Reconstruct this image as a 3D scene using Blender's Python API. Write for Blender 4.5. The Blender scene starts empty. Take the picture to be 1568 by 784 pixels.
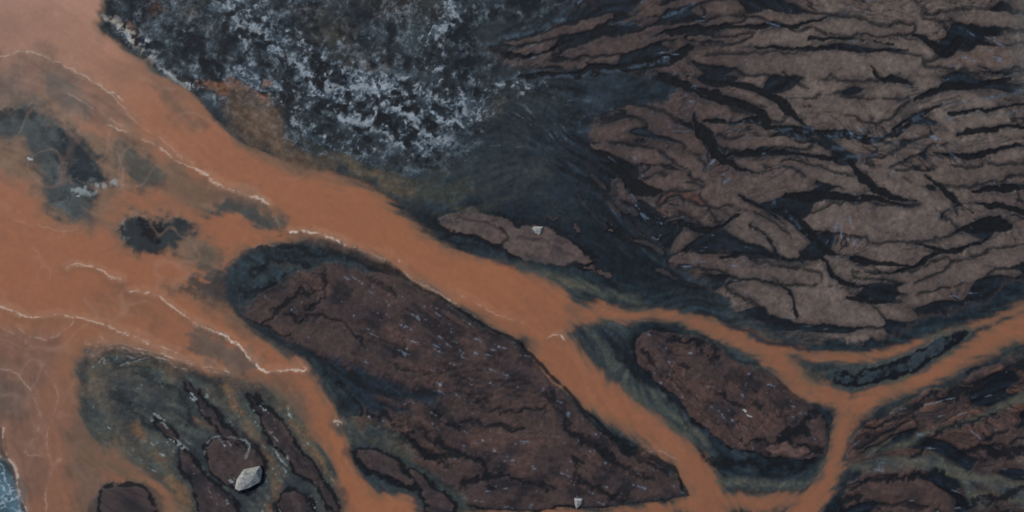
import bpy, math, time
import numpy as np
import bmesh
T0=time.time()
S=0.1                       # metres per survey unit
STEP=1.3
X0,X1,Y0,Y1=-110,1680,-110,895
xs=np.arange(X0,X1,STEP,dtype=np.float32); ys=np.arange(Y0,Y1,STEP,dtype=np.float32)
NX,NY=len(xs),len(ys)
X,Y=np.meshgrid(xs,ys)
rng=np.random.default_rng(11)

# ---------- noise helpers
def bsp(coords,scale,off):
    u=(coords-coords[0])/scale+off+1
    i=np.floor(u).astype(int); f=u-i
    n=i.max()+4
    M=np.zeros((len(coords),n),np.float32); r=np.arange(len(coords))
    M[r,i-1]=(1-f)**3/6; M[r,i]=(3*f**3-6*f**2+4)/6; M[r,i+1]=(-3*f**3+3*f**2+3*f+1)/6; M[r,i+2]=f**3/6
    return M
def noise(sx,sy=None):
    sy=sy or sx
    A=bsp(ys,sy,rng.random()); B=bsp(xs,sx,rng.random())
    L=rng.standard_normal((A.shape[1],B.shape[1])).astype(np.float32)
    return (A@L@B.T)*2.0
def fbm(s,o=5,g=0.55,sy=None):
    t=0;a=1;n=0
    for k in range(o):
        if s/2**k<1.6: break
        t=t+a*noise(s/2**k,(sy/2**k if sy else None)); n+=a*a; a*=g
    return t/np.sqrt(n)
def sstep(a,b,v):
    t=np.clip((v-a)/(b-a),0,1); return t*t*(3-2*t)
def samp(F,x,y):
    u=np.clip((x-X0)/STEP,0,NX-1.01); v=np.clip((y-Y0)/STEP,0,NY-1.01)
    i=u.astype(np.int32); j=v.astype(np.int32); fx=u-i; fy=v-j
    return (F[j,i]*(1-fx)+F[j,i+1]*fx)*(1-fy)+(F[j+1,i]*(1-fx)+F[j+1,i+1]*fx)*fy
def norm(F): return (F-F.mean())/F.std()

# ---------- warped coordinates so that every shore is ragged
w1x,w1y=fbm(50,3),fbm(50,3); w2x,w2y=fbm(14,4,.7),fbm(14,4,.7); w3x,w3y=fbm(30,3,.5),fbm(30,3,.5)
WX=X+3.0*w1x+1.7*w2x; WY=Y+3.0*w1y+1.7*w2y
WXr=X+5*w1x+4.2*w2x;  WYr=Y+5*w1y+4.2*w2y
GR=[(X,Y),(WX,WY),(WXr,WYr),(X+1.6*w3x,Y+1.6*w3y),(X+2*w3x+1.3*w2x,Y+2*w3y+1.3*w2y)]

def cat(P,closed=False,n=5):
    P=np.array(P,float); N=len(P); out=[]
    rngi=range(N if closed else N-1)
    for i in rngi:
        if closed: a,b,c,d=P[i-1],P[i],P[(i+1)%N],P[(i+2)%N]
        else: a,b,c,d=P[max(i-1,0)],P[i],P[i+1],P[min(i+2,N-1)]
        for t in np.arange(n)/n:
            out.append(.5*((2*b)+(c-a)*t+(2*a-5*b+4*c-d)*t*t+(3*b-a-3*c+d)*t**3))
    if not closed: out.append(P[-1])
    return np.array(out)
FAR=60.0
def box(P,m):
    i0=max(int((P[:,0].min()-m-X0)/STEP),0); i1=min(int((P[:,0].max()+m-X0)/STEP)+2,NX)
    j0=max(int((P[:,1].min()-m-Y0)/STEP),0); j1=min(int((P[:,1].max()+m-Y0)/STEP)+2,NY)
    return slice(j0,max(j1,j0)),slice(i0,max(i1,i0))
def stroke(pts,rag=0,into=None,far=FAR,smooth=True):
    P=np.array([(p+(3,) if len(p)==2 else p) for p in pts],float)
    if smooth and len(P)>2: P=cat(P,n=4)
    F=np.full((NY,NX),far,np.float32) if into is None else into
    gx,gy=GR[rag]
    for a,b in zip(P[:-1],P[1:]):
        Q=np.array([a,b]); s=box(Q,far+max(a[2],b[2])+12)
        x=gx[s];y=gy[s]
        if x.size==0: continue
        d=b[:2]-a[:2]; L=max((d**2).sum(),1e-6)
        t=np.clip(((x-a[0])*d[0]+(y-a[1])*d[1])/L,0,1)
        D=np.hypot(x-a[0]-t*d[0],y-a[1]-t*d[1])-(a[2]+t*(b[2]-a[2]))
        F[s]=np.minimum(F[s],D)
    return F
def poly(pts,rag=1,far=FAR,smooth=True):
    P=cat(pts,True,4) if smooth else np.array(pts,float)
    F=np.full((NY,NX),far,np.float32)
    gx,gy=GR[rag]
    s=box(P,far+15); x=gx[s];y=gy[s]
    D=np.full(x.shape,1e9,np.float32); ins=np.zeros(x.shape,bool)
    for k in range(len(P)):
        a=P[k-1]; b=P[k]; d=b-a; L=max((d**2).sum(),1e-6)
        t=np.clip(((x-a[0])*d[0]+(y-a[1])*d[1])/L,0,1)
        D=np.minimum(D,(x-a[0]-t*d[0])**2+(y-a[1]-t*d[1])**2)
        if abs(d[1])>1e-9:
            c=((a[1]>y)!=(b[1]>y))&(x<(d[0])*(y-a[1])/d[1]+a[0]); ins^=c
    D=np.sqrt(D); F[s]=np.minimum(np.where(ins,-D,D),far)
    return F

# ---------- flow directions of the braided delta
guides=[
 [(740,85),(850,55),(1000,20),(1200,-30)],
 [(760,120),(900,118),(1030,95),(1150,70),(1300,80),(1420,75),(1600,60)],
 [(1100,30),(1300,10),(1568,20)],
 [(1040,120),(1130,135),(1230,190),(1350,210),(1450,150),(1600,120)],
 [(900,150),(1000,170),(1090,200),(1200,230),(1290,240),(1400,215),(1600,180)],
 [(920,260),(1000,300),(1100,250),(1200,290),(1400,310),(1600,290)],
 [(1000,390),(1100,310),(1180,300),(1260,370),(1390,410),(1600,340)],
 [(1000,390),(1100,470),(1200,520),(1300,528),(1400,500),(1600,430)],
 [(1080,400),(1200,420),(1300,460),(1450,420),(1600,380)],
 [(690,330),(800,360),(900,400)],[(860,200),(930,300),(1000,400)],
 [(-60,-30),(150,80),(300,200),(450,300),(650,390),(800,460),(900,580),(1050,700),(1090,850)],
 [(-60,370),(160,395),(300,465),(470,570),(540,720),(580,850)],
 [(60,480),(50,600),(80,850)],[(150,690),(270,784)],
 [(870,485),(1000,483),(1110,510),(1200,560),(1290,615)],
 [(1640,470),(1430,570),(1310,620),(1285,700),(1220,784)],
 [(1190,530),(1340,545),(1450,500),(1568,470)],
 [(200,290),(300,325),(440,355)],
 [(400,480),(600,560),(800,640),(1000,740)],[(560,640),(700,700),(850,760)],[(560,430),(800,570)],
 [(1000,520),(1100,600),(1240,670)],[(280,580),(400,700),(460,784)],[(380,600),(520,770)],[(550,690),(690,784)],
 [(1310,665),(1450,610),(1600,560)],[(1320,690),(1450,660),(1600,600)],[(1290,710),(1400,705),(1600,680)],[(1300,770),(1400,730),(1600,740)],
 [(330,0),(450,90),(600,150),(720,190)],[(170,30),(300,120),(420,190),(600,260),(800,250)],
 [(150,545),(280,575),(400,620)],[(0,180),(80,190),(150,250)]]
cx=np.arange(X0,X1+8,8.);cy=np.arange(Y0,Y1+8,8.)
CX,CY=np.meshgrid(cx,cy); c2=np.zeros_like(CX); s2=np.zeros_like(CX)
for g in guides:
    P=cat(g,n=5)
    for a,b in zip(P[:-1],P[1:]):
        m=(a+b)/2; th=math.atan2(b[1]-a[1],b[0]-a[0]); ln=np.hypot(*(b-a))
        w=ln/((CX-m[0])**2+(CY-m[1])**2+150)**1.4
        c2+=w*math.cos(2*th); s2+=w*math.sin(2*th)
def lin(coords,c):
    u=(coords-c[0])/(c[1]-c[0]); i=np.clip(u.astype(int),0,len(c)-2); f=u-i
    M=np.zeros((len(coords),len(c)),np.float32); r=np.arange(len(coords)); M[r,i]=1-f; M[r,i+1]=f; return M
My,Mx=lin(ys,cy),lin(xs,cx)
hyp=np.hypot(c2,s2)
C2=My@(c2/hyp)@Mx.T; S2=My@(s2/hyp)@Mx.T
TH=0.5*np.arctan2(S2,C2)+(0.46*fbm(75,3))*(.25+.75*sstep(700,900,X))
DX=np.cos(TH).astype(np.float32); DY=np.sin(TH).astype(np.float32)
def lic(srcs,steps,h=2.2):
    acc=[s.copy() for s,_ in srcs]
    for sg in (1,-1):
        px=X.copy();py=Y.copy(); vx=DX*sg; vy=DY*sg
        for k in range(1,steps+1):
            px+=vx*h; py+=vy*h
            i=np.clip(((px-X0)/STEP+.5).astype(np.int32),0,NX-1); j=np.clip(((py-Y0)/STEP+.5).astype(np.int32),0,NY-1)
            nx=DX[j,i]; ny=DY[j,i]; sgn=np.where(nx*vx+ny*vy<0,-1,1).astype(np.float32)
            vx=nx*sgn; vy=ny*sgn
            for q,(s,n) in enumerate(srcs):
                if k<=n: acc[q]+=s[j,i]*(1-k/(n+1))
    return [norm(a) for a in acc]
LA,LB,LC,LD,LE=lic([(fbm(23,3,.4),24),(noise(8),20),(noise(3.4),12),(noise(1.8),5),(noise(5),26)],26)
print('lic',time.time()-T0)
N200,N90,N40,N20,N8,N4=fbm(200,4),fbm(90,5),fbm(40,5),fbm(20,5),fbm(8,4,.7),fbm(4,3,.8)
NF=norm(rng.standard_normal((NY,NX)).astype(np.float32))
def ridge(s,w,amp,fa=.3):
    q=samp(noise(s),X+amp*w2x+amp*fa*N4,Y+amp*w2y+amp*fa*N8)
    return 1-sstep(0,w,np.abs(q))
def oblique(ang,s,st):
    """stretched noise running at an angle across the bars"""
    a=math.radians(ang); u=(X*math.cos(a)+Y*math.sin(a))/st+3*w1x; v=-X*math.sin(a)+Y*math.cos(a)+7*w1y+2*w2y
    W=float(Y1-Y0-20); v=Y0+10+np.abs(np.mod(v,2*W)-W)
    return samp(noise(s),u+300,v)
OB=oblique(38,12,5.5)

def C(r,g,b):
    c=np.array([r,g,b])/255.; return np.where(c<=.04045,c/12.92,((c+.055)/1.055)**2.4).astype(np.float32)
COL=np.zeros((NY,NX,3),np.float32); Z=np.zeros((NY,NX),np.float32)
def put(c,m,z=None):
    global COL,Z
    m=np.clip(m,0,1)
    c=c if getattr(c,'ndim',1)==3 else np.asarray(c)[None,None]
    COL=COL*(1-m[...,None])+c*m[...,None]
    if z is not None: Z=Z*(1-m)+z*m
def mixc(a,b,t):
    t=np.clip(t,0,1)[...,None]; return a*(1-t)+b*t
def blob(x,y,rx,ry=None,ang=0):
    ry=ry or rx; a=math.radians(ang); dx=WXr-x; dy=WYr-y
    u=dx*math.cos(a)+dy*math.sin(a); v=-dx*math.sin(a)+dy*math.cos(a)
    return np.exp(-((u/rx)**2+(v/ry)**2))

# ---------- 1 wet dark ground
put(mixc(C(16,24,32),C(40,52,61),.38+.22*N40+.14*LB+.10*LC+.08*N8),np.ones((NY,NX),np.float32)); Z[:]=.15+.02*N20+.01*LC
put(C(58,66,66),.35*sstep(.2,1.5,N90+.4*LC))
# ---------- 2 right bank mud plates
def bars(mask,light,dark,open_,zt=.36):
    """separate elongated bars with water between them. open_: how much water"""
    f=LA+.22*LB
    pool=sstep(-.92+open_,-1.05+open_,f+.03*N8)
    rimm=sstep(-.25+open_,-.95+open_,f)
    fold=.5+.5*np.sin((f+.2*N40)*12+1.2*N90)
    fold=fold**4*sstep(-.9,.6,N40+.4*N20)
    thin=(1-sstep(.01,.14,np.abs(LB+.30*LC+.05*N8)))*sstep(-.4,.7,N40+.3*LA)
    ob=(1-sstep(.02,.16+.12*sstep(0,1.5,N40),np.abs(OB+.06*N8+.15*LC)))*sstep(-.1,.7,N40-.4*LA+.3*N20)
    c=mixc(light,dark,.22+.10*LC+.2*N40+.2*fold+.25*rimm+.06*N8)
    put(c,mask,zt+.06*np.clip(f,-1,1.5)+.008*LC+.012*LB)
    put(dark*.62,mask*rimm*.6)
    put(C(22,28,36),mask*thin*.82); globals()['Z']-=mask*thin*.04
    put(C(24,29,36),mask*fold*.40)
    put(C(13,18,25),mask*ob*.9); globals()['Z']-=mask*ob*.08
    put(mixc(C(8,12,18),C(26,36,46),.25+.30*LC),mask*pool*.97,.1)
right=poly([(740,78),(820,48),(900,10),(960,-60),(1000,-200),(1800,-200),(1800,420),(1568,428),(1500,470),(1400,500),(1300,518),(1220,518),(1160,490),(1100,455),(1040,415),(1010,370),(960,330),(925,290),(905,240),(905,195),(960,172),(1010,150),(1030,110),(900,112),(790,100)],2)
rm=sstep(5,-8,right)
E=sstep(980,1320,X)
light=mixc(C(84,69,64),C(108,95,86),E+.2*N90); dark=mixc(C(52,46,48),C(72,63,60),E)
light=mixc(light,C(112,82,68),.35*sstep(.4,1.6,N40+.3*LB))
bars(rm,light,dark,.10+.42*sstep(1180,930,X)+.14*N90)
dk=stroke([(870,150,16),(880,220,26),(900,300,34),(960,375,34),(1010,425,24),(1090,468,10)],2)
put(mixc(C(11,16,23),C(32,43,53),.28+.3*LC+.2*N20+.1*N8),sstep(16,-22,dk)*.85,.12+.02*LC)
def bar(pts,op=.95,l=None,dkk=None,edge=1):
    d=stroke(pts,4)+1.4*LB+.3*N8+1.2*N20
    put(C(11,16,22),sstep(8,0,d)*.85*edge*sstep(-1.9,-.3,N20+.5*LB),.12)
    l=light if l is None else l; q=dark if dkk is None else dkk
    ed=sstep(-14,-1,d); ob=(1-sstep(.02,.15,np.abs(OB+.08*N8+.1*LC)))*sstep(.1,.9,N20+.3*N40)
    put(mixc(l,q,.18+.13*LC+.14*N20+.4*ed+.06*N8+.7*ob),sstep(.5,-3,d)*op,.38+.008*LC+.012*LB)
for pts in ([(1070,92,3),(1130,95,15),(1200,98,19),(1290,101,22),(1390,97,15),(1412,92,4)],
            [(1225,345,3),(1280,335,23),(1350,345,29),(1420,345,24),(1458,350,5)],
            [(1110,440,3),(1160,448,20),(1220,460,30),(1290,475,28),(1345,492,12)],
            [(1235,158,3),(1290,160,15),(1345,170,18),(1390,160,5)],
            [(1090,320,5),(1130,345,22),(1180,365,20),(1215,392,5)],
            [(1030,395,4),(1080,400,14),(1150,412,16),(1250,425,8)],
            [(1425,95,5),(1500,90,20),(1620,85,22)],[(1140,20,3),(1230,30,12),(1330,45,14),(1400,40,5)],[(1420,25,3),(1500,30,12),(1600,35,14)],
            [(1380,445,5),(1450,425,18),(1520,400,16),(1640,380,10)],[(1310,420,3),(1390,425,8),(1450,400,6)],
            [(1375,265,4),(1450,275,14),(1540,262,12),(1640,250,10)],[(1200,250,3),(1250,262,10),(1300,280,8),(1325,290,2)],
            [(1330,245,3),(1380,240,9),(1430,215,8),(1470,205,3)],[(1120,165,2),(1150,172,7),(1200,182,4)],[(1085,215,3),(1140,222,10),(1195,218,7),(1240,225,2)],
            [(850,84,2),(900,80,12),(980,62,14),(1050,45,8),(1140,25,3)],
            [(752,75,2),(820,57,7),(890,40,8),(940,28,3)],[(940,40,2),(1020,12,8),(1120,-10,9)],[(1060,60,2),(1110,62,6),(1150,55,2)],
            [(925,180,2),(960,172,8),(1010,185,14),(1060,215,14),(1085,250,3)],[(905,225,2),(950,232,9),(1010,245,10),(1050,262,3)]):
    bar(pts)
rust=mixc(C(108,76,62),C(84,62,56),.4+.3*LC)
bar([(1010,316,2),(1025,305,5),(1050,302,7),(1075,312,4),(1090,318,1)],.85,rust,rust*.6)
bar([(985,270,2),(1010,262,6),(1050,272,5),(1075,285,2)],.9)
for pts in ([(930,300,2),(960,318,6),(985,335,3)],[(1005,345,2),(1040,340,6),(1075,350,2)],[(880,300,1),(905,325,4),(925,352,3)],[(960,365,2),(1000,375,5),(1020,385,2)],[(840,310,1),(870,330,3),(880,345,2)],[(1010,410,2),(1045,432,4),(1080,445,2)],[(890,255,1),(915,275,5),(930,290,2)]):
    bar(pts,.85,C(64,57,57)[None,None],C(34,36,42)[None,None])
cr=[[(1135,72,1),(1200,72,3),(1300,79,2.5),(1395,76,1)],[(1400,50,1),(1425,66,7),(1448,78,11),(1478,62,3)],
 [(1050,118,1),(1130,133,5),(1190,153,4),(1215,178,4),(1240,200,2)],[(1080,185,2),(1160,190,4),(1250,203,6),(1350,212,3),(1390,195,1)],
 [(1200,298,3),(1240,300,8),(1310,303,5),(1395,316,1)],[(1185,320,3),(1215,335,9),(1250,365,5),(1280,388,4),(1340,400,3),(1395,409,1)],
 [(1275,228,1),(1310,258,4),(1340,292,6),(1400,310,2)],[(1455,355,1),(1490,348,8),(1520,344,12),(1548,345,5)],
 [(1435,235,1),(1480,240,5),(1530,230,4),(1620,212,3)],[(1485,292,1),(1530,290,6),(1620,284,5)],[(1300,455,1),(1330,462,4),(1365,462,1)],
 [(1395,165,1),(1430,140,6),(1480,130,6),(1545,122,2)],[(1090,240,2),(1180,235,4),(1280,240,2)],
 [(920,248,3),(950,262,9),(980,292,12),(1010,300,3)],[(1060,170,1),(1080,210,8),(1110,245,6),(1160,265,2)],
 [(790,118,2),(900,112,8),(1010,98,9),(1060,75,3)],[(1000,60,1),(1060,45,5),(1200,40,3),(1300,20,1)],
 [(1450,175,1),(1500,170,3),(1600,150,2)],[(1010,120,5),(1100,150,8),(1180,185,4)],[(1260,395,2),(1290,430,4),(1330,445,2)],
 [(1370,200,1),(1400,180,3),(1440,160,1)],[(1440,330,2),(1480,310,2),(1580,330,3)],[(760,88,1),(820,84,4),(880,62,2)],[(1040,345,4),(1080,355,5),(1130,330,2)],
 [(1240,60,1),(1300,62,2),(1370,68,1)],[(1130,300,1),(1170,318,4),(1200,345,2)],[(1400,375,1),(1450,382,3),(1510,370,1)],[(1470,205,1),(1520,195,3),(1600,190,2)],[(1100,395,1),(1160,388,3),(1230,400,1)],[(1360,420,1),(1400,408,3),(1440,385,1)],
 [(1420,270,1),(1450,300,3),(1490,325,2)],[(1200,110,0.5),(1215,125,2),(1245,140,1)],[(1500,100,1),(1530,112,2),(1568,115,1)],[(1180,420,1),(1210,445,2),(1225,480,1)],[(1150,345,1),(1175,365,2),(1190,395,1)],[(1330,100,.5),(1350,120,2),(1400,130,1)]]
for pts in cr:
    d=stroke(pts,4,far=30)+.9*LB+.3*N8+1.*N20
    put(C(26,32,40),sstep(8,0,d)*.6*sstep(-1.3,.5,N8+LB))
    put(C(8,11,16),sstep(1.0,-1.2,d)*.97,.06)
for pts in ([(770,125),(850,118),(960,108),(1025,95)],[(1230,193),(1300,208),(1370,205),(1420,170)],[(1140,190),(1240,203),(1340,213)],
            [(1390,150),(1400,110),(1420,85)],[(1380,200),(1430,165),(1568,140)],[(1100,180),(1200,205),(1290,225)],[(930,40),(1010,25),(1100,-5)],[(740,70),(800,50),(860,30)],[(1290,240),(1340,235),(1400,200),(1460,180),(1568,170)],[(1180,300),(1210,330),(1235,360)]):
    d=stroke([(a,b,1.0) for a,b in pts],4,far=20); put(C(72,88,102),sstep(4,-1,d)*.5*sstep(-.8,.8,N8+.6*N20))
for k in range(8):
    r=16+k*10; pts=[(1480+1.75*r*math.cos(a),175+.62*r*math.sin(a)-.12*1.75*r*math.cos(a),.9) for a in np.linspace(math.pi*.35,math.pi*1.45,9)]
    d=stroke(pts,4,far=20); put(C(30,34,40),sstep(3.4,-.5,d)*.55*sstep(-.6,.7,N20+.3*LC))
glint=sstep(1.6,2.6,LD+.35*LB)*sstep(12,-4,right)*sstep(-.2,1.1,N40+.3*N8-.3*E)
put(C(96,114,132),glint*.65)  # specular highlights of wet ripples, painted as bluish flecks
put(C(98,106,104),.4*sstep(70,-10,stroke([(1600,40,20),(1600,100,10)],1)))
put(C(16,24,32),sstep(40,0,stroke([(700,300,4),(800,320,10),(900,370,20),(960,420,10)],2))*.78)
P1=[[(680,327),(722,320),(768,335),(800,347),(792,372),(762,374),(725,362),(690,358)],[(782,352),(830,345),(862,362),(905,395),(900,405),(850,402),(800,394),(772,380),(776,368)]]
for pts in P1:
    d=poly(pts,1)+.6*N8+LB*1.6; put(C(9,13,19),sstep(12,4,d+2*N8)*.92,.1)
for pts in P1:
    d=poly(pts,1)+.6*N8+LB*1.6
    put(mixc(C(92,78,73),C(66,56,56),.3+.2*LC+.2*N20+.1*N8),sstep(1.,-2.0,d),.34+.02*LC)
put(C(22,26,32),sstep(2.5,-.5,stroke([(768,350,1),(780,362,1.5),(770,378,1)],1))*.8); put(C(28,30,36),sstep(3,-.5,stroke([(700,335,1),(740,342,1),(775,352,1)],1))*.6)
put(C(28,30,36),sstep(3,-.5,stroke([(800,362,1),(840,372,1.5),(880,392,1)],1))*.4)
for x,y,r in ((925,420,14),(962,443,9),(905,410,6),(700,318,5),(940,350,6),(845,332,8),(880,352,6)):
    d=stroke([(x-r*.6,y-2,r*.35),(x+r*.6,y+2,r*.4)],2); put(C(10,14,20),sstep(7,2,d)*.9); put(C(80,66,62),sstep(1.5,-1.5,d)*.85,.3)

# ---------- 3 mineral crusted flat, top centre
top=poly([(150,20),(180,62),(240,100),(292,138),(340,160),(400,195),(430,215),(520,245),(580,268),(680,268),(745,215),(770,130),(735,75),(745,40),(900,-10),(900,-150),(150,-150)],2)
tm=sstep(10,-14,top)
put(mixc(C(17,25,32),C(60,70,75),.38+.26*N20+.2*N8+.1*LC),tm,.15+.03*N20)
for x,y,rx,ry,a in ((500,45,60,26,25),(620,15,70,30,0),(745,180,60,18,-40),(560,95,40,18,20),(300,20,30,20,30)):
    put(mixc(C(74,67,54),C(50,50,46),.4+.4*N20),.6*sstep(.15,.9,blob(x,y,rx,ry,a)*(1+.35*N20+.2*N8)))
put(C(26,24,24),tm*.8*blob(600,8,45,22))
r1=ridge(11,.30,4); r2=ridge(6,.34,2.5); r3=ridge(26,.13,9)
flw=1-sstep(.0,.28,np.abs(LB+.5*N8+.2*N4))
b1=stroke([(330,-30,12),(380,30,12),(450,80,14),(520,130,28),(600,170,38),(690,190,22),(730,180,8)],2)
b2=stroke([(165,25,5),(215,75,8),(260,105,10),(310,122,6)],2)
b3=stroke([(690,10,12),(665,80,14),(700,140,8),(800,125,6),(830,130,2)],2)
b4=stroke([(380,110,10),(430,150,16),(470,200,14),(560,225,10)],2)
bandm=np.clip(sstep(26,-14,b1)+.9*sstep(16,-8,b2)+.5*sstep(24,-8,b3)+.6*sstep(24,-8,b4)+.25*tm,0,1)
put(mixc(C(8,12,18),C(24,32,40),.35+.3*N8),bandm*sstep(-.2,.7,N20+.2*N8)*.88)
haze=bandm*sstep(-.1,1.4,N40+.35*N8)*.36
put(C(84,100,112),haze)
web=np.clip(.9*r1*sstep(-1.3,.3,N20)+.5*r2*sstep(-.2,.8,N8+.5*N40)+.6*r3+.75*flw*sstep(-.6,.6,N40),0,1)
crust=np.clip(bandm*web*sstep(-1.3,.9,.6*N4+.5*N8+.5*N40),0,1)
put(mixc(C(104,124,138),C(190,198,202),.35+.35*N8),np.clip(crust*1.1,0,1)*.88); Z+=.05*crust
put(C(80,94,100),tm*np.clip(r3*.6+.45*r1*sstep(0,1,N40)+.4*flw,0,1)*.6*sstep(-.7,.8,N90+.5*N8))
put(C(130,142,150),.6*sstep(1.6,2.6,N4+.6*N8)*bandm)
for pts,wd in (([(330,15),(372,30),(400,48),(425,72),(448,92),(470,112),(505,128),(545,133)],2.2),([(455,95),(478,118),(482,132)],1.4),([(540,130),(590,160),(650,175),(700,195)],2.4),([(600,110),(640,130),(690,165),(715,180)],1.6),([(690,8),(700,25),(675,45),(668,80)],1.8),([(560,200),(610,215),(660,210)],1.2),([(420,130),(440,165),(470,190)],1),([(760,128),(800,122),(815,130)],1.8),([(360,-10),(350,20),(375,50),(380,80)],1.4),([(500,150),(540,175),(560,200)],1.5),([(620,140),(640,190),(690,215)],1.3)):
    d=stroke([(a,b,wd) for a,b in pts],2,far=30)+1.3*N4
    put(C(182,190,194),sstep(3.5,-2,d)*.82*sstep(-1.0,.4,N8+.4*N4)); put(C(84,98,106),sstep(13,2,d)*.45*sstep(-.8,.8,N8))
d=stroke([(160,20,4),(205,62,6),(250,102,8),(300,126,4)],2)
put(C(180,168,152),sstep(6,-5,d+2*N4)*sstep(-.6,.6,N8+.4*N4)*.8); put(C(186,192,192),sstep(3,-2,stroke([(245,85,1),(262,105,3),(290,125,3),(296,132,1)],2)+N4)*.9)
for x,y,rx,ry,a,o in ((350,134,42,9,14,.65),(400,150,20,7,35,.6),(200,45,16,5,45,.35),(410,128,8,6,0,.7),(245,18,16,10,20,.2),(320,120,14,6,20,.6)):
    put(mixc(C(156,102,68),C(108,82,66),.45+.4*N8),o*sstep(.15,1.0,blob(x,y,rx,ry,a)*(1+.2*N8+.15*N4)),.2)
for pts in ([(415,145,7),(440,150,9),(430,175,7)],[(400,165,3),(450,188,5)],[(345,20,4),(350,60,6),(330,90,5)],[(640,150,3),(650,180,7),(700,205,4)],[(540,165,4),(600,195,7)],[(300,60,6),(330,100,5)],[(155,35,2),(185,70,4),(230,110,3)]):
    d=stroke(pts,2)+2*N8;put(C(10,15,21),sstep(7,-5,d)*.88)
d=stroke([(440,190,10),(540,255,14),(640,290,30),(740,290,34),(830,265,22)],2)
put(mixc(C(66,70,62),C(36,48,54),.45+.3*LC+.25*N20),sstep(26,-26,d)*.78)
put(mixc(C(94,80,58),C(62,62,54),.4+.3*N20),.5*sstep(.2,.9,blob(560,268,60,14,18)*(1+.4*N8)))
d=stroke([(700,220,3),(780,190,9),(870,175,5)],2); put(C(26,36,44),sstep(30,-10,d)*.7)
put(C(100,108,112),.45*sstep(1.4,2.5,LD+.4*LC)*sstep(60,0,d))  # painted glints along the dark strip
put(mixc(C(46,58,64),C(22,30,38),.5+.3*LC+.2*N8),.5*sstep(50,0,stroke([(750,260,10),(820,290,20),(880,320,10)],2)))
put(C(70,82,86),.35*flw*sstep(50,-10,d)*sstep(-.5,.8,N40))

# ---------- 4 the big islands
M1p=[(366,460),(374,450),(388,457),(412,440),(440,418),(480,405),(512,398),(560,408),(620,430),(680,458),(740,492),(800,528),(850,578),(900,635),(950,685),(1010,708),(1046,742),(1046,760),(960,773),(830,778),(722,780),(684,748),(640,712),(585,685),(538,668),(535,642),(552,630),(520,585),(470,548),(420,516),(376,490)]
M2p=[(975,522),(992,506),(1040,506),(1090,522),(1130,545),(1170,560),(1205,582),(1245,612),(1264,640),(1266,695),(1222,702),(1170,697),(1118,680),(1080,652),(1030,612),(992,572),(976,548)]
M1=poly(M1p,1); M2=poly(M2p,1)
isl=np.minimum(M1,M2)
crk=(1-sstep(.02,.20,np.abs(LB+.2*N8+.5*LA)))
q9=samp(noise(13),X+5*w2x,Y+5*w2y); wrk=1-sstep(0,.22,np.abs(q9+.35*LB))
rill=1-sstep(0,.3,np.abs(LC+.35*N8+.2*LB))
mud=mixc(C(74,59,55),C(46,40,43),.42+.14*LC+.25*N20+.08*N8)
mud=mixc(mud,C(94,70,61),.5*sstep(.3,1.5,N40+.5*LB))
put(C(24,34,42),sstep(18,4,isl+5*N20+4*N40)*.6,.1)
put(C(8,12,17),sstep(7,1,isl+2.4*N8+1.5*N20)*.95,.08)
put(mud,sstep(1,-2.5,isl),.34+.03*LB+.010*LC)
im=sstep(0,-6,isl)
put(C(26,27,31),im*rill*.32*sstep(-.8,.8,N40-.3*N20))
put(C(15,18,24),im*crk*.75*sstep(-1.0,.9,N40+.4*N20)); Z-=im*crk*.04
put(C(18,21,27),im*wrk*.5*sstep(-.6,.9,N40-.3*N20)); Z-=im*wrk*.03
put(C(22,25,30),im*.5*sstep(.3,1.6,N20-.3*LC))
put(C(18,22,28),im*.5*sstep(-7,-1,isl))
put(C(104,116,130),im*.6*sstep(2.1,3.0,LD+.6*N4+.25*N20))  # bluish highlights on the island mud, put into the colour
for pts in ([(440,530,3),(500,560,14),(570,590,20),(640,610,10),(700,602,3)],[(520,575,8),(560,620,10),(620,640,5)],):
    d=stroke(pts,2)+3*LB; put(mixc(C(11,20,28),C(28,42,52),.38+.3*LC),sstep(8,-10,d)*.93,.1)
for pts in ([(400,500,3),(460,455,4),(500,440,2)],[(560,635,3),(640,690,7),(700,700,3)],[(650,640,1),(720,650,4),(800,655,2)],[(560,425,1),(600,450,3),(610,470,1)],
            [(830,600,1),(870,650,3),(930,700,4),(1000,740,2)],[(370,480,2),(395,500,4),(440,520,3)],[(700,760,2),(780,735,4),(860,745,2)],[(1180,690,2),(1225,655,8),(1255,630,6)],
            [(1030,520,3),(1070,528,7),(1105,545,2)],[(985,530,4),(1000,560,4)],[(1150,678,2),(1200,672,4),(1250,690,3)],[(940,665,2),(980,695,5),(1020,725,3)],[(450,490,1),(520,500,3),(560,530,1)],
            [(640,660,1),(680,675,4),(740,720,3),(760,760,1)],[(600,560,1),(660,575,3),(700,560,1)],[(880,700,1),(900,740,3),(960,765,2)],[(505,420,5),(500,460,4),(470,480,1)],[(560,690,2),(620,680,4),(700,720,2)],[(720,610,1),(780,625,3),(850,620,1)],[(1040,560,1),(1100,600,2),(1160,620,1)]):
    d=stroke(pts,2,far=30)+1.5*LB; put(C(11,15,20),sstep(5,-3,d)*.9,.18)
M3=poly([(1172,684),(1200,678),(1240,686),(1238,695),(1195,697)],1); put(C(92,72,66),sstep(1,-2,M3)*.9)
rib=.5+.5*np.sin((X*.35+Y*.94)*.55+3*N40)
put(C(88,66,58),im*.5*blob(740,590,80,40,25)*rib); put(C(82,62,56),im*.4*blob(640,480,120,30,25)*sstep(-.3,.9,LC))
for k in range(5):
    pts=[(700+k*3,575+k*13,1),(740,583+k*11,1.3),(790,578+k*12,1.2),(830,592+k*9,1)]
    put(C(26,27,31),sstep(3,-1,stroke(pts,1,far=20))*.55*sstep(-1,.5,N20))

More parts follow.
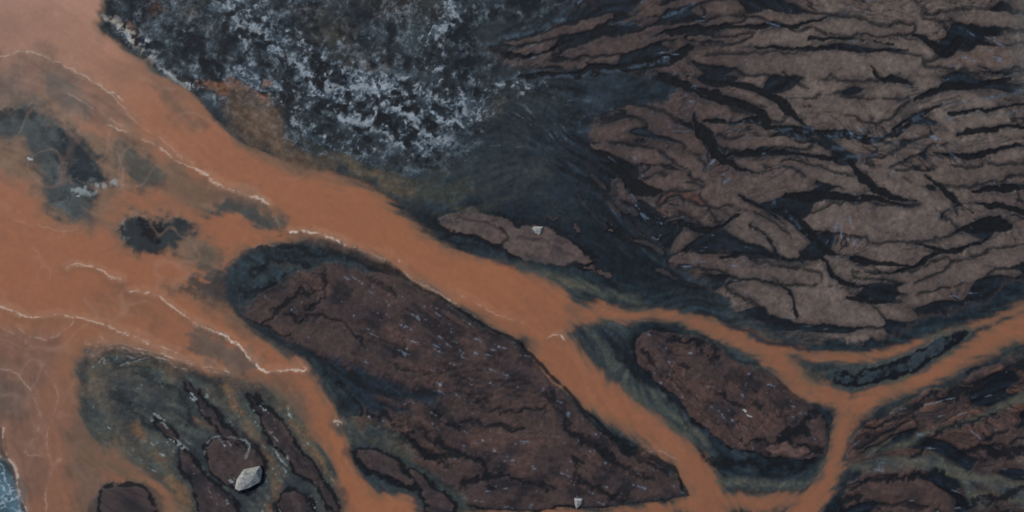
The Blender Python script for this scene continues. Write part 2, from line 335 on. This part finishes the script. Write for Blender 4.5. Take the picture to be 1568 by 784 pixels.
# ---------- bottom right land
br=poly([(1306,668),(1340,640),(1400,610),(1470,580),(1568,540),(1750,500),(1750,950),(1280,950),(1292,760),(1310,735),(1320,715),(1300,700)],1)
bm=sstep(3,-4,br)
put(C(16,24,30),sstep(12,0,br)*.8,.12)
bl=mixc(C(84,65,59),C(64,54,54),.4+.3*N20); bl=mixc(bl,C(132,95,76),.65*sstep(.2,1.5,LB+.5*N40)*sstep(700,600,Y)); bl=mixc(bl,C(96,90,84),.6*sstep(1500,1600,X)*sstep(620,720,Y))
bars(bm,bl,bl*.5,.10)
for pts in ([(1300,712,6),(1380,702,12),(1440,708,11),(1478,730,9),(1500,770,14)],[(1480,725,6),(1600,765,22)],[(1330,690,3),(1420,660,5),(1500,640,5),(1600,590,8)]):
    d=stroke(pts,1)+2*LC; put(mixc(C(88,86,74),C(54,64,66),.4+.2*LC+.2*N20),sstep(6,-7,d)*.88,.06)
bar([(1300,770,8),(1340,750,18),(1400,752,24),(1440,765,20),(1460,790,6)],.95,bl,bl*.55)
bar([(1325,652,3),(1370,635,9),(1430,610,10),(1500,585,6)],.9,bl,bl*.5); bar([(1500,680,3),(1550,665,8),(1640,640,10)],.9,bl,bl*.5); bar([(1310,688,2),(1350,672,5),(1400,650,4)],.9,bl,bl*.5)
for pts in ([(1320,660,2),(1400,630,4),(1470,600,6),(1580,560,5)],[(1400,690,3),(1460,650,5),(1530,640,4)],[(1470,700,3),(1530,690,7),(1620,680,6)],[(1295,752,4),(1340,728,4),(1440,722,4),(1462,770,3)],[(1480,780,4),(1568,740,4)],[(1290,776,8),(1310,765,6)]):
    d=stroke(pts,2,far=30)+LB; put(C(12,17,23),sstep(5,-3,d)*.9,.08)
put(C(112,122,132),bm*.5*sstep(1.9,2.8,LD+.3*LB))  # wet glints painted into the bar colour

# ---------- 5 river
Lw=poly([(-300,-300),(150,-300),(150,15),(172,58),(235,100),(290,137),(350,200),(430,245),(500,262),(565,285),(640,342),(700,382),(800,405),(850,432),(880,468),(868,520),(800,527),(740,492),(680,456),(620,420),(560,388),(500,368),(440,373),(382,385),(352,420),(345,455),(385,505),(440,538),(478,568),(512,622),(540,700),(580,752),(640,775),(640,1000),(600,1000),(520,784),(500,715),(450,630),(400,592),(330,575),(250,545),(150,530),(125,565),(122,620),(150,675),(205,700),(285,790),(300,1000),(-300,1000)],3)+.8*w2x
R=Lw
def ch(pts,rag=3):
    global R
    R=np.minimum(R,stroke(pts,rag)+.8*w2x)
ch([(820,490,38),(850,535,36),(900,590,33),(960,635,29),(1020,675,26),(1060,715,25),(1085,755,27),(1100,850,30)])
ch([(850,478,18),(900,480,16),(950,482,12),(1010,482,12),(1060,492,14),(1110,510,16),(1160,530,19),(1200,558,20),(1235,590,17),(1290,612,16)])
ch([(1180,535,14),(1250,545,10),(1330,546,11),(1400,530,9),(1450,508,6),(1500,495,5),(1568,470,11)])
ch([(1700,440,30),(1568,500,24),(1500,532,21),(1430,570,17),(1370,597,16),(1310,622,18),(1287,660,15),(1280,705,15),(1258,750,17),(1220,800,22)])
ch([(1060,772,14),(1110,770,16),(1180,768,14),(1250,762,12)])
ch([(560,790,14),(700,800,20),(840,800,20),(960,792,18),(1060,770,12)])
hw=26+14*N40
halo=sstep(1,0,(R+5*N20+3*LC)/np.maximum(hw,8))*sstep(-1.4,.4,N90+.5*N20)*sstep(-8,2,isl+3)
put(mixc(C(32,45,52),C(66,72,66),.35+.25*LC+.25*N20),halo*.7,.05)
org=mixc(C(154,98,66),C(164,110,82),sstep(500,50,X)*sstep(420,0,Y))
org=mixc(org,C(180,137,115),.9*sstep(300,-60,np.hypot(X,Y*1.3)-60))
org=mixc(org,C(140,92,67),sstep(750,1100,X)*.8)
org=mixc(org,C(134,94,72),sstep(430,620,Y)*sstep(500,100,X)*.85)
org=mixc(org,C(174,120,88),.09*sstep(-.3,1.8,LE+.8*N40)); org=mixc(org,C(122,85,64),.30*sstep(-.2,2.2,-.45*LE+1.0*N90+.3*LA))
org=mixc(org,C(122,90,70),.55*sstep(0,1.8,N200+.4*N90)*sstep(500,300,X))
org=mixc(org,C(96,84,68),sstep(-20,0,R+3*LC+4*N20)*.55)
org=mixc(org,C(58,65,64),sstep(-6,3,R+2*LC)*.6)
soft=sstep(8,-2,isl)
put(C(16,20,24),sstep(7,1,R)*.3*sstep(-.6,.6,N20))
put(org,np.where(soft>.5,sstep(2,-2,R),sstep(7,-8,R+2*LC+2*N20)),0.0)
Z=np.where(R<0,np.minimum(Z,.0),Z)
def sh(pts,c,op=.8,s0=14,s1=-18,rag=2,z=None,tex=.18):
    d=poly(pts,rag); m=sstep(s0,s1,d+4*N20+2*LC)
    put(mixc(c*.78,c*1.22,.5+tex*N8+tex*LC+.25*N20),m*op,z); return d
sh([(-20,95),(40,82),(100,98),(165,140),(195,185),(180,200),(120,190),(60,165),(-20,165)],C(116,92,78),.7)
sh([(70,120),(110,120),(150,160),(130,180),(90,160)],C(78,80,76),.65)
sh([(-40,110),(30,110),(60,150),(40,175),(-40,170)],C(96,84,76),.65)
sh([(170,190),(240,225),(320,275),(412,312),(438,350),(400,352),(310,325),(240,300),(200,285),(185,240)],C(102,87,71),.75)
I2=[(-60,172),(55,168),(105,188),(148,222),(178,262),(178,284),(142,300),(128,335),(82,338),(62,300),(40,240),(-20,205),(-60,200)]
sh([(-60,160),(60,155),(120,175),(190,225),(196,290),(150,345),(80,350),(30,300),(-60,240)],C(106,91,74),.75)
iA=sh(I2,C(64,75,76),.9,12,-20,z=.08)
iB=sh([(85,205),(130,215),(172,260),(168,283),(115,290),(95,262)],C(30,40,47),.8,12,-14,z=.12)
for pts in ([(60,190,2),(100,210,4),(110,250,6)],[(95,240,4),(140,270,8)],[(75,250,2),(90,280,3),(95,300,2)]):
    put(C(20,28,35),sstep(9,-6,stroke(pts,2)+3*N8)*.55)
put(C(98,110,110),.55*sstep(-2,-14,iA)*ridge(16,.25,5)*sstep(-.6,.8,N20))
put(C(26,35,42),sstep(9,-4,stroke([(-20,172,3),(15,172,4),(40,182,2)],2)+2*N8)*.65)
sh([(182,225),(222,235),(255,262),(240,282),(205,275),(185,245)],C(62,68,64),.8,8,-10,z=.05)
sh([(322,322),(350,312),(405,328),(425,345),(380,343),(330,335)],C(56,66,64),.85,8,-8,z=.05)
sh([(150,355),(190,325),(245,312),(300,350),(345,395),(320,420),(260,400),(190,385)],C(96,87,74),.75)
iC=sh([(172,352),(198,333),(242,322),(278,345),(288,372),(262,394),(212,384),(180,366)],C(38,47,51),.95,7,-9,z=.12)
put(C(9,13,18),.9*sstep(.25,.8,blob(236,352,26,19)*(1+.3*N8))); put(C(44,28,26),.7*blob(236,351,6))
put(C(104,114,112),.75*sstep(.0,1.0,N8+.3*N4)*sstep(7,1,np.abs(iC+2))*sstep(220,180,X))
put(C(150,158,156),.7*sstep(-.2,1.,N8+.3*N4)*sstep(5,0,stroke([(110,292,2),(150,290,3),(180,280,2)],1)))
iD=sh([(275,440),(330,430),(352,405),(385,385),(440,374),(500,372),(560,395),(560,412),(500,402),(440,425),(405,445),(370,470),(330,465)],C(40,52,57),.9,8,-10,z=.12)
sh([(300,375),(335,385),(330,415),(300,410)],C(88,80,66),.7)
for pts in ([(385,415,3),(430,398,8),(480,395,5)],[(395,385,3),(450,374,5),(520,384,4),(570,405,3)],[(372,450,3),(400,440,6),(440,415,3)]):
    d=stroke(pts,2)+2*N8; put(C(12,18,24),sstep(6,-4,d)*.85)
d=stroke([(410,408,3),(445,400,5),(470,402,2)],2)+N8; put(C(70,74,72),sstep(4,-3,d)*.5)
sh([(285,508),(325,508),(370,530),(398,562),(370,568),(310,538)],C(82,80,72),.75,7,-7,z=.03)
sh([(355,575),(410,580),(460,605),(485,640),(470,650),(420,612),(360,590)],C(94,79,66),.7)
sh([(240,120),(285,150),(320,185),(300,195),(260,165)],C(98,85,70),.6)
sh([(345,150),(420,170),(440,215),(470,240),(500,262),(450,262),(370,215)],C(106,86,68),.8)
sh([(500,235),(580,262),(620,290),(600,300),(540,268)],C(98,83,65),.7)
sh([(-60,500),(30,500),(90,530),(60,600),(70,700),(40,784),(-60,784)],C(112,88,76),.5)
sh([(0,560),(30,570),(45,620),(20,640),(-20,620)],C(94,82,74),.6)
sh([(110,640),(150,700),(190,784),(130,800),(100,720)],C(98,83,70),.65)
sh([(120,440),(180,440),(230,470),(270,510),(200,500),(140,470)],C(120,88,68),.4)
sh([(240,430),(300,440),(350,470),(380,510),(330,490)],C(102,84,68),.7)
fil=1-sstep(0,.3,np.abs(samp(noise(26),X+6*w3x,Y+6*w3y)+.3*LA)); put(C(174,138,116),.2*fil*sstep(-4,-12,R)*sstep(600,350,X)*sstep(-.3,.8,N40))
d=poly([(-80,690),(5,695),(25,730),(40,784),(40,900),(-80,900)],1)
put(C(190,180,165),sstep(5,0,d)*.7); put(mixc(C(92,122,134),C(58,84,94),.5+.4*N20),sstep(1,-4,d),.05)
put(C(176,192,198),sstep(1,-4,d)*ridge(9,.35,3)*sstep(-.8,.8,N8)*.7)
d=stroke([(-10,640,2),(5,670,4),(10,700,3),(30,745,3),(38,790,3)],1); put(C(34,36,36),sstep(5,0,d)*.75)

# ---------- lower-left braided shelf
LLp=[(128,560),(150,540),(205,545),(280,572),(350,592),(415,610),(455,640),(492,690),(515,750),(530,850),(290,850),(262,762),(215,718),(165,690),(132,650)]
LL=poly(LLp,2)
put(mixc(C(100,88,72),C(68,74,70),.45+.25*N20+.15*LC),sstep(22,-14,LL)*.92,.04)
put(mixc(C(42,54,60),C(78,80,72),.4+.25*LC+.3*N20),sstep(-8,-60,LL)*.8)
put(mixc(C(26,36,43),C(44,56,61),.5+.25*LC+.2*N8),.75*sstep(10,-30,stroke([(200,570,8),(260,600,14),(300,650,16),(300,700,14)],2)))
for pts in ([(350,585,3),(368,630,6),(400,690,5),(425,740,5),(410,800,5)],[(125,690,3),(190,728,7),(245,784,7),(260,820,6)],[(420,600,4),(462,660,5),(500,720,6),(525,790,6)],[(210,655,2),(235,690,4),(262,740,5),(280,800,4)],[(300,640,1),(330,655,3),(372,660,2)]):
    d=stroke(pts,1)+1.5*LC+2*N20; put(mixc(C(124,94,68),C(82,80,66),.4+.25*LC+.3*N20),sstep(9,-5,d)*.78,.02)
plates=[[(278,585),(296,590),(335,632),(372,676),(392,703),(365,688),(318,638),(285,605)],
 [(378,605),(403,614),(440,658),(480,715),(520,772),(498,765),(450,715),(405,660)],
 [(318,685),(345,668),(380,682),(400,705),(398,745),(370,752),(330,730)],
 [(272,690),(292,695),(325,738),(370,772),(360,800),(310,800),(285,745)],
 [(158,757),(190,748),(222,766),(238,800),(170,800)],
 [(430,752),(455,752),(480,775),(490,800),(430,800)],[(240,640),(258,648),(276,672),(268,680),(250,665)],
 [(545,690),(575,690),(605,710),(632,735),(625,745),(585,728),(555,708)],[(630,722),(660,745),(690,775),(700,800),(660,790),(640,755)]]
PL=np.full((NY,NX),FAR,np.float32)
d=stroke([(535,655,10),(600,700,16),(660,760,18),(700,800,20)],2); put(mixc(C(88,86,72),C(52,62,62),.5+.2*LC+.2*N20),sstep(16,-8,d)*.8,.07)
for p in plates: PL=np.minimum(PL,poly(p,1,far=40)+1.4*LB+1.2*N20)
put(C(36,46,52),sstep(16,4,PL+4*N20)*.55,.1)
put(C(8,12,17),sstep(6,1,PL+1.5*N8)*.95,.1)
put(mixc(C(70,58,56),C(34,33,38),.4+.25*LB+.15*LC+.15*N20),sstep(-1,-4,PL+1.5*LC),.3)
for pts in ([(270,575,1),(330,625,3),(390,690,2)],[(180,560,1),(250,590,3),(290,640,3)],[(170,600,2),(210,640,4),(250,660,2)],[(150,545,1),(190,552,3),(240,560,2)],[(445,680,1),(480,720,2),(505,755,1)]):
    d=stroke(pts,2,far=30)+1.5*LB; put(C(15,22,28),sstep(7,-4,d)*.7)
put(C(140,148,148),.75*sstep(1.7,2.6,LD+.5*N4)*sstep(8,-5,LL)*sstep(-.3,.8,N20))  # pale highlight flecks painted over the shelf
for pts in ([(150,555),(155,548),(160,560)],[(238,650),(250,648),(262,665)],[(310,695),(322,672),(350,668),(378,680),(375,700)],[(185,560),(230,550),(255,552)],[(430,680),(438,690),(440,705)]):
    d=stroke([(a,b,.5) for a,b in pts],4,far=20); put(C(150,152,148),sstep(2,-1,d)*.55*sstep(-.8,.3,N8))
d=stroke([(1288,578,7),(1330,570,12),(1390,553,13),(1440,530,10),(1476,514,4)],1)+LB
put(mixc(C(52,64,66),C(84,84,70),.4+.3*N20),sstep(13,5,d)*.75); put(C(12,17,23),sstep(4,0,d),.15); put(mixc(C(54,64,70),C(24,31,38),.5+.4*N8),sstep(-2,-7,d+3*N8)*.9,.22)
put(mixc(C(76,78,68),C(112,88,68),.5+.3*LC),.75*blob(1245,575,26,13,35),.0)
put(mixc(C(62,72,72),C(88,86,72),.5+.3*LC),.8*sstep(4,-10,stroke([(1100,740,6),(1170,745,10),(1250,738,8),(1262,700,4)],1)),.04)
put(mixc(C(54,66,68),C(84,84,70),.5+.3*LC),.75*sstep(6,-6,stroke([(900,505,3),(935,540,12),(965,590,13),(1030,640,12),(1080,680,9),(1100,710,5)],1)),.04)
d=stroke([(1075,705,3),(1130,714,7),(1200,716,7),(1240,708,3)],2); put(C(11,18,23),sstep(6,-4,d)*.9)
d=stroke([(940,512,3),(960,545,4),(1000,600,3),(1060,655,3)],2)+LB; put(C(14,22,28),sstep(9,-3,d)*.8)
d=stroke([(900,428,8),(990,452,9),(1060,468,5),(1130,495,3),(1200,524,2.5),(1300,529,2.5),(1400,508,4),(1500,478,3),(1600,425,3)],1)+LB
put(mixc(C(15,24,30),C(40,54,61),.33+.25*LC),sstep(7,-3,d)*.9,.1)
d=stroke([(720,385,3),(780,402,3),(850,412,4),(900,425,3)],1); put(C(34,47,52),sstep(9,-3,d)*.9,.06)
d=stroke([(800,408,5),(860,425,10),(920,450,8),(980,458,5)],1); put(mixc(C(58,70,69),C(92,87,69),.5+.3*LC),sstep(6,-8,d)*.7)
d=stroke([(560,398,1.2),(620,424,1.5),(680,458,1.5),(740,496,1.5),(800,530,1.6),(850,580,1.5),(900,632,1.6),(960,682,1.8),(1030,715,2),(1048,750,2)],3,far=20)
put(C(11,15,19),sstep(2.5,0,d+.6*N8)*.9)

# ---------- 7 standing-wave crests and foam
def foam(pts,w,op,c=C(224,206,188)):
    P=[(a,b,w) for a,b in pts]
    d=stroke(P,4,far=25)+.35*N8
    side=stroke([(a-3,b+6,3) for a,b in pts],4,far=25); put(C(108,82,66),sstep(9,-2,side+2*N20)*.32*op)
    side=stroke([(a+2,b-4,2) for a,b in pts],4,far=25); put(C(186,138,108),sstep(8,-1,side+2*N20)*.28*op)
    m=sstep(1.3,-.6,d)*op*np.clip(.65+.6*N8+.5*N20,.05,1); put(c,m)
    put(C(200,168,140),sstep(3.5,0,d+1.5*N4)*.35*op*sstep(-.3,.8,N8))
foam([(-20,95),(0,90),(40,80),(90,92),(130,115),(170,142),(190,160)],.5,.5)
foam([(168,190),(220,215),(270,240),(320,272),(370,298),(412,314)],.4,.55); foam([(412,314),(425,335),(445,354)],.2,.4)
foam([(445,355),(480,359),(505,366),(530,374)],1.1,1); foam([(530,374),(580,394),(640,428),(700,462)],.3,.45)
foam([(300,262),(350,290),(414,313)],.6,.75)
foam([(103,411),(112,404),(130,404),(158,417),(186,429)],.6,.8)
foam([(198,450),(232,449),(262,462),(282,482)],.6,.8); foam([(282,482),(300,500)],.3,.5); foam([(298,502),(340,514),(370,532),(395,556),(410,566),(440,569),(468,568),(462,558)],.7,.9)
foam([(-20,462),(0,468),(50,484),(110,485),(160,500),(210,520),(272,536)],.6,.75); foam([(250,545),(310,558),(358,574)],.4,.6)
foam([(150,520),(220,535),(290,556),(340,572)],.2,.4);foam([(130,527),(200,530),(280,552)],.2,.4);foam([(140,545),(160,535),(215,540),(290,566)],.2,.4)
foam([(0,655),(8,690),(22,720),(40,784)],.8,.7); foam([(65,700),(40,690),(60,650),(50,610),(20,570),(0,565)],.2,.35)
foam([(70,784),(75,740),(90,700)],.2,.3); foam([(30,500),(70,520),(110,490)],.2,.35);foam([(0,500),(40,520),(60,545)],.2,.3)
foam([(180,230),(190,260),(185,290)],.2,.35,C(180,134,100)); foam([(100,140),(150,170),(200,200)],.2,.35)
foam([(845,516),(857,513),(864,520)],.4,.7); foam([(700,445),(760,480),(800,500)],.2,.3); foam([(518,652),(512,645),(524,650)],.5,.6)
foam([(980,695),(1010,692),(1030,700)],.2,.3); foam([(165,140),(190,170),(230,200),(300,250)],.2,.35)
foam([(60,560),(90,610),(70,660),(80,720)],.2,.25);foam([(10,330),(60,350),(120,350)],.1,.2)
for x,y,r in ((45,242,3),(120,298,2),(620,400,1.2),(1145,625,2.5),(1150,633,1.5)):
    d=stroke([(x-r*.5,y,r*.5),(x+r*.5,y+r*.5,r*.6)],1,far=20); put(C(190,195,195),sstep(1.5,-1,d)*.8)

# ---------- final grain of colour
landw=sstep(-6,3,R)
g=np.exp(.11*N4+.07*NF+.05*N8); COL*=(1+(g-1)*(0.2+.9*landw))[...,None]
COL=COL*(1+.06*landw*(LC))[...,None]
Z*=.62
Z+=landw*(.006*N4+.008*N8)
GAIN=0.95
COL=np.clip(COL/GAIN,0.002,.9)
water=(R<-1)&(iA>0)&(iC>0)&(iD>0)&(LL>0)&(PL>0)
ROUGH=np.where(water,.5,.65).astype(np.float32)
print('fields',time.time()-T0)

# ---------- mesh sheet: surveyed core + wide surroundings to the horizon
def ext(c):
    n=np.arange(1,61)*16.; f=n[-1]*np.array([1.15,1.4,1.8,2.6,4,7,14,30,80])
    o=np.concatenate([n,f]); return np.concatenate([(c[0]-o)[::-1],c,c[-1]+o])
gx,gy=ext(xs),ext(ys)
def fold(c,base,N):
    u=np.round((c-base[0])/STEP).astype(np.int64); p=2*(N-1); u=np.mod(u,p); return np.where(u>=N,p-u,u)
ix,iy=fold(gx,xs,NX),fold(gy,ys,NY)
def G(F): return F[np.ix_(iy,ix)]
GX,GY=np.meshgrid(gx,gy); NGX,NGY=len(gx),len(gy)
V=np.stack([(GX-784)*S,(392-GY)*S,G(Z)],-1).reshape(-1,3).astype(np.float32)
CC=G(np.concatenate([COL,np.ones((NY,NX,1),np.float32)],-1)).reshape(-1,4).astype(np.float32)
RR=G(ROUGH).reshape(-1)
lab=np.zeros((NY,NX),np.int8); lab[water]=1
lab[(M1<3)&~water]=2; lab[(M2<3)&~water]=3; lab[(iA<3)&~water&(LL>10)]=4; lab[iC<2]=5; lab[(iD<2)&(M1>3)]=6
core=np.zeros((NGY,NGX),bool); core[69:69+NY,69:69+NX]=True
LB_=G(lab); LB_=np.where(core|(LB_==1),LB_,0)
idx=np.arange(NGX*NGY,dtype=np.int32).reshape(NGY,NGX)
quads=np.stack([idx[1:,:-1],idx[1:,1:],idx[:-1,1:],idx[:-1,:-1]],-1).reshape(-1,4)
ql=LB_[:-1,:-1].reshape(-1)

def material(name,spec,bump,nscale,var):
    m=bpy.data.materials.new(name); m.use_nodes=True; nt=m.node_tree; n=nt.nodes; l=nt.links
    b=n['Principled BSDF']; a=n.new('ShaderNodeAttribute'); a.attribute_name='sediment_glint'
    r=n.new('ShaderNodeAttribute'); r.attribute_name='dryness'
    tc=n.new('ShaderNodeTexCoord')
    no=n.new('ShaderNodeTexNoise'); no.inputs['Scale'].default_value=nscale; no.inputs['Detail'].default_value=5; no.inputs['Roughness'].default_value=.65
    l.new(tc.outputs['Object'],no.inputs['Vector'])
    mr=n.new('ShaderNodeMapRange'); mr.inputs[1].default_value=.3; mr.inputs[2].default_value=.7; mr.inputs[3].default_value=1-var; mr.inputs[4].default_value=1+var
    l.new(no.outputs[0],mr.inputs[0])
    mx=n.new('ShaderNodeVectorMath'); mx.operation='SCALE'; l.new(a.outputs['Color'],mx.inputs[0]); l.new(mr.outputs[0],mx.inputs['Scale'])
    l.new(mx.outputs[0],b.inputs['Base Color']); l.new(r.outputs['Fac'],b.inputs['Roughness'])
    b.inputs['Specular IOR Level'].default_value=spec
    bp=n.new('ShaderNodeBump'); bp.inputs['Strength'].default_value=bump; bp.inputs['Distance'].default_value=.06
    l.new(no.outputs[0],bp.inputs['Height']); l.new(bp.outputs[0],b.inputs['Normal'])
    return m
mland=material('wet_silt',.22,.28,2.2,.12); mwat=material('turbid_water',.3,.06,1.1,.04)
def build(name,k,mat):
    q=quads[ql==k]
    if len(q)==0: return
    u,inv=np.unique(q.reshape(-1),return_inverse=True)
    me=bpy.data.meshes.new(name); me.vertices.add(len(u)); me.vertices.foreach_set('co',V[u].ravel())
    me.loops.add(len(inv)); me.loops.foreach_set('vertex_index',inv.astype(np.int32).ravel())
    me.polygons.add(len(q)); me.polygons.foreach_set('loop_start',np.arange(0,len(inv),4,dtype=np.int32))
    me.update(calc_edges=True)
    ca=me.attributes.new('sediment_glint','FLOAT_COLOR','POINT'); ca.data.foreach_set('color',CC[u].ravel())  # silt and water colours, painted highlights included
    ra=me.attributes.new('dryness','FLOAT','POINT'); ra.data.foreach_set('value',RR[u].ravel())
    me.polygons.foreach_set('use_smooth',np.ones(len(q),bool)); me.materials.append(mat)
    o=bpy.data.objects.new(name,me); bpy.context.collection.objects.link(o); return o
build('ground',0,mland); build('river',1,mwat)
build('mud_island',2,mland); build('mud_island.001',3,mland); build('mud_islet',4,mland); build('mud_islet.001',5,mland); build('mud_islet.002',6,mland)

# ---------- boulders
def rockmat(name,c1,c2):
    m=bpy.data.materials.new(name); m.use_nodes=True; n=m.node_tree.nodes; l=m.node_tree.links
    b=n['Principled BSDF']; no=n.new('ShaderNodeTexNoise'); no.inputs['Scale'].default_value=2.5; no.inputs['Detail'].default_value=8
    tc=n.new('ShaderNodeTexCoord'); l.new(tc.outputs['Object'],no.inputs['Vector'])
    r=n.new('ShaderNodeValToRGB'); r.color_ramp.elements[0].position=.35; r.color_ramp.elements[0].color=(*c1,1); r.color_ramp.elements[1].position=.65; r.color_ramp.elements[1].color=(*c2,1)
    l.new(no.outputs[0],r.inputs[0]); l.new(r.outputs[0],b.inputs['Base Color']); b.inputs['Roughness'].default_value=.85
    bp=n.new('ShaderNodeBump'); bp.inputs['Strength'].default_value=.6; bp.inputs['Distance'].default_value=.15; l.new(no.outputs[0],bp.inputs['Height']); l.new(bp.outputs[0],b.inputs['Normal'])
    return m
rm1=rockmat('pale_stone',(.24,.24,.22),(.48,.47,.43))
def boulder(name,out,topp,h,seed):
    """out: outline (survey units), topp: ridge polygon, h: height m"""
    bm_=bmesh.new(); r=np.random.default_rng(seed)
    ox=np.mean([p[0] for p in out]); oy=np.mean([p[1] for p in out])
    def w(p,z): return ((p[0]-ox)*S,(oy-p[1])*S,z)
    for p in out: bm_.verts.new(w(p,-.3))
    for p in out: bm_.verts.new(w((p[0]+r.normal()*.3,p[1]+r.normal()*.3),h*.25+r.random()*.15*h))
    for p,z in topp: bm_.verts.new(w(p,z*h))
    bmesh.ops.convex_hull(bm_,input=bm_.verts)
    bmesh.ops.bevel(bm_,geom=bm_.edges[:],offset=.04,segments=1,affect='EDGES')
    me=bpy.data.meshes.new(name); bm_.to_mesh(me); bm_.free(); me.materials.append(rm1)
    o=bpy.data.objects.new(name,me); o.location=((ox-784)*S,(392-oy)*S,.18); bpy.context.collection.objects.link(o)
boulder('boulder',[(361,747),(364,733),(374,718),(399,713),(402,721),(399,737),(385,745),(368,750)],[((372,736),.7),((379,720),1.),((397,717),.9),((390,731),.8)],2.0,1)
boulder('boulder.001',[(879,762),(893,763),(891,770),(883,779),(880,772)],[((882,765),1.),((889,766),.8),((883,773),.7)],.7,2)
boulder('boulder.002',[(814,351),(818,347),(826,349),(831,347),(830,354),(826,360),(819,357)],[((818,351),.9),((825,351),.6),((828,350),1.),((824,356),.7)],.6,3)

# ---------- light, sky, camera
el,az=math.radians(50),math.radians(315)
w=bpy.data.worlds.new('World'); bpy.context.scene.world=w; w.use_nodes=True; nt=w.node_tree
sk=nt.nodes.new('ShaderNodeTexSky'); sk.sky_type='NISHITA'; sk.sun_disc=False; sk.sun_elevation=el; sk.sun_rotation=az
nt.links.new(sk.outputs[0],nt.nodes['Background'].inputs[0]); nt.nodes['Background'].inputs[1].default_value=.085
sd=bpy.data.lights.new('sun','SUN'); sd.energy=2.15; sd.angle=math.radians(.5); sd.color=(1,.95,.88)
so=bpy.data.objects.new('sun',sd); bpy.context.collection.objects.link(so)
so.rotation_euler=(math.pi/2-el,0,-az+math.pi)   # sun from the north-west
cd=bpy.data.cameras.new('camera'); cam=bpy.data.objects.new('camera',cd); bpy.context.collection.objects.link(cam)
cd.lens=50; cd.sensor_width=36; cam.location=(0,0,156.8*50/36); cd.clip_end=30000
bpy.context.scene.camera=cam
vs=bpy.context.scene.view_settings; vs.view_transform='Standard'; vs.look='None'; vs.exposure=0
print('done',time.time()-T0)
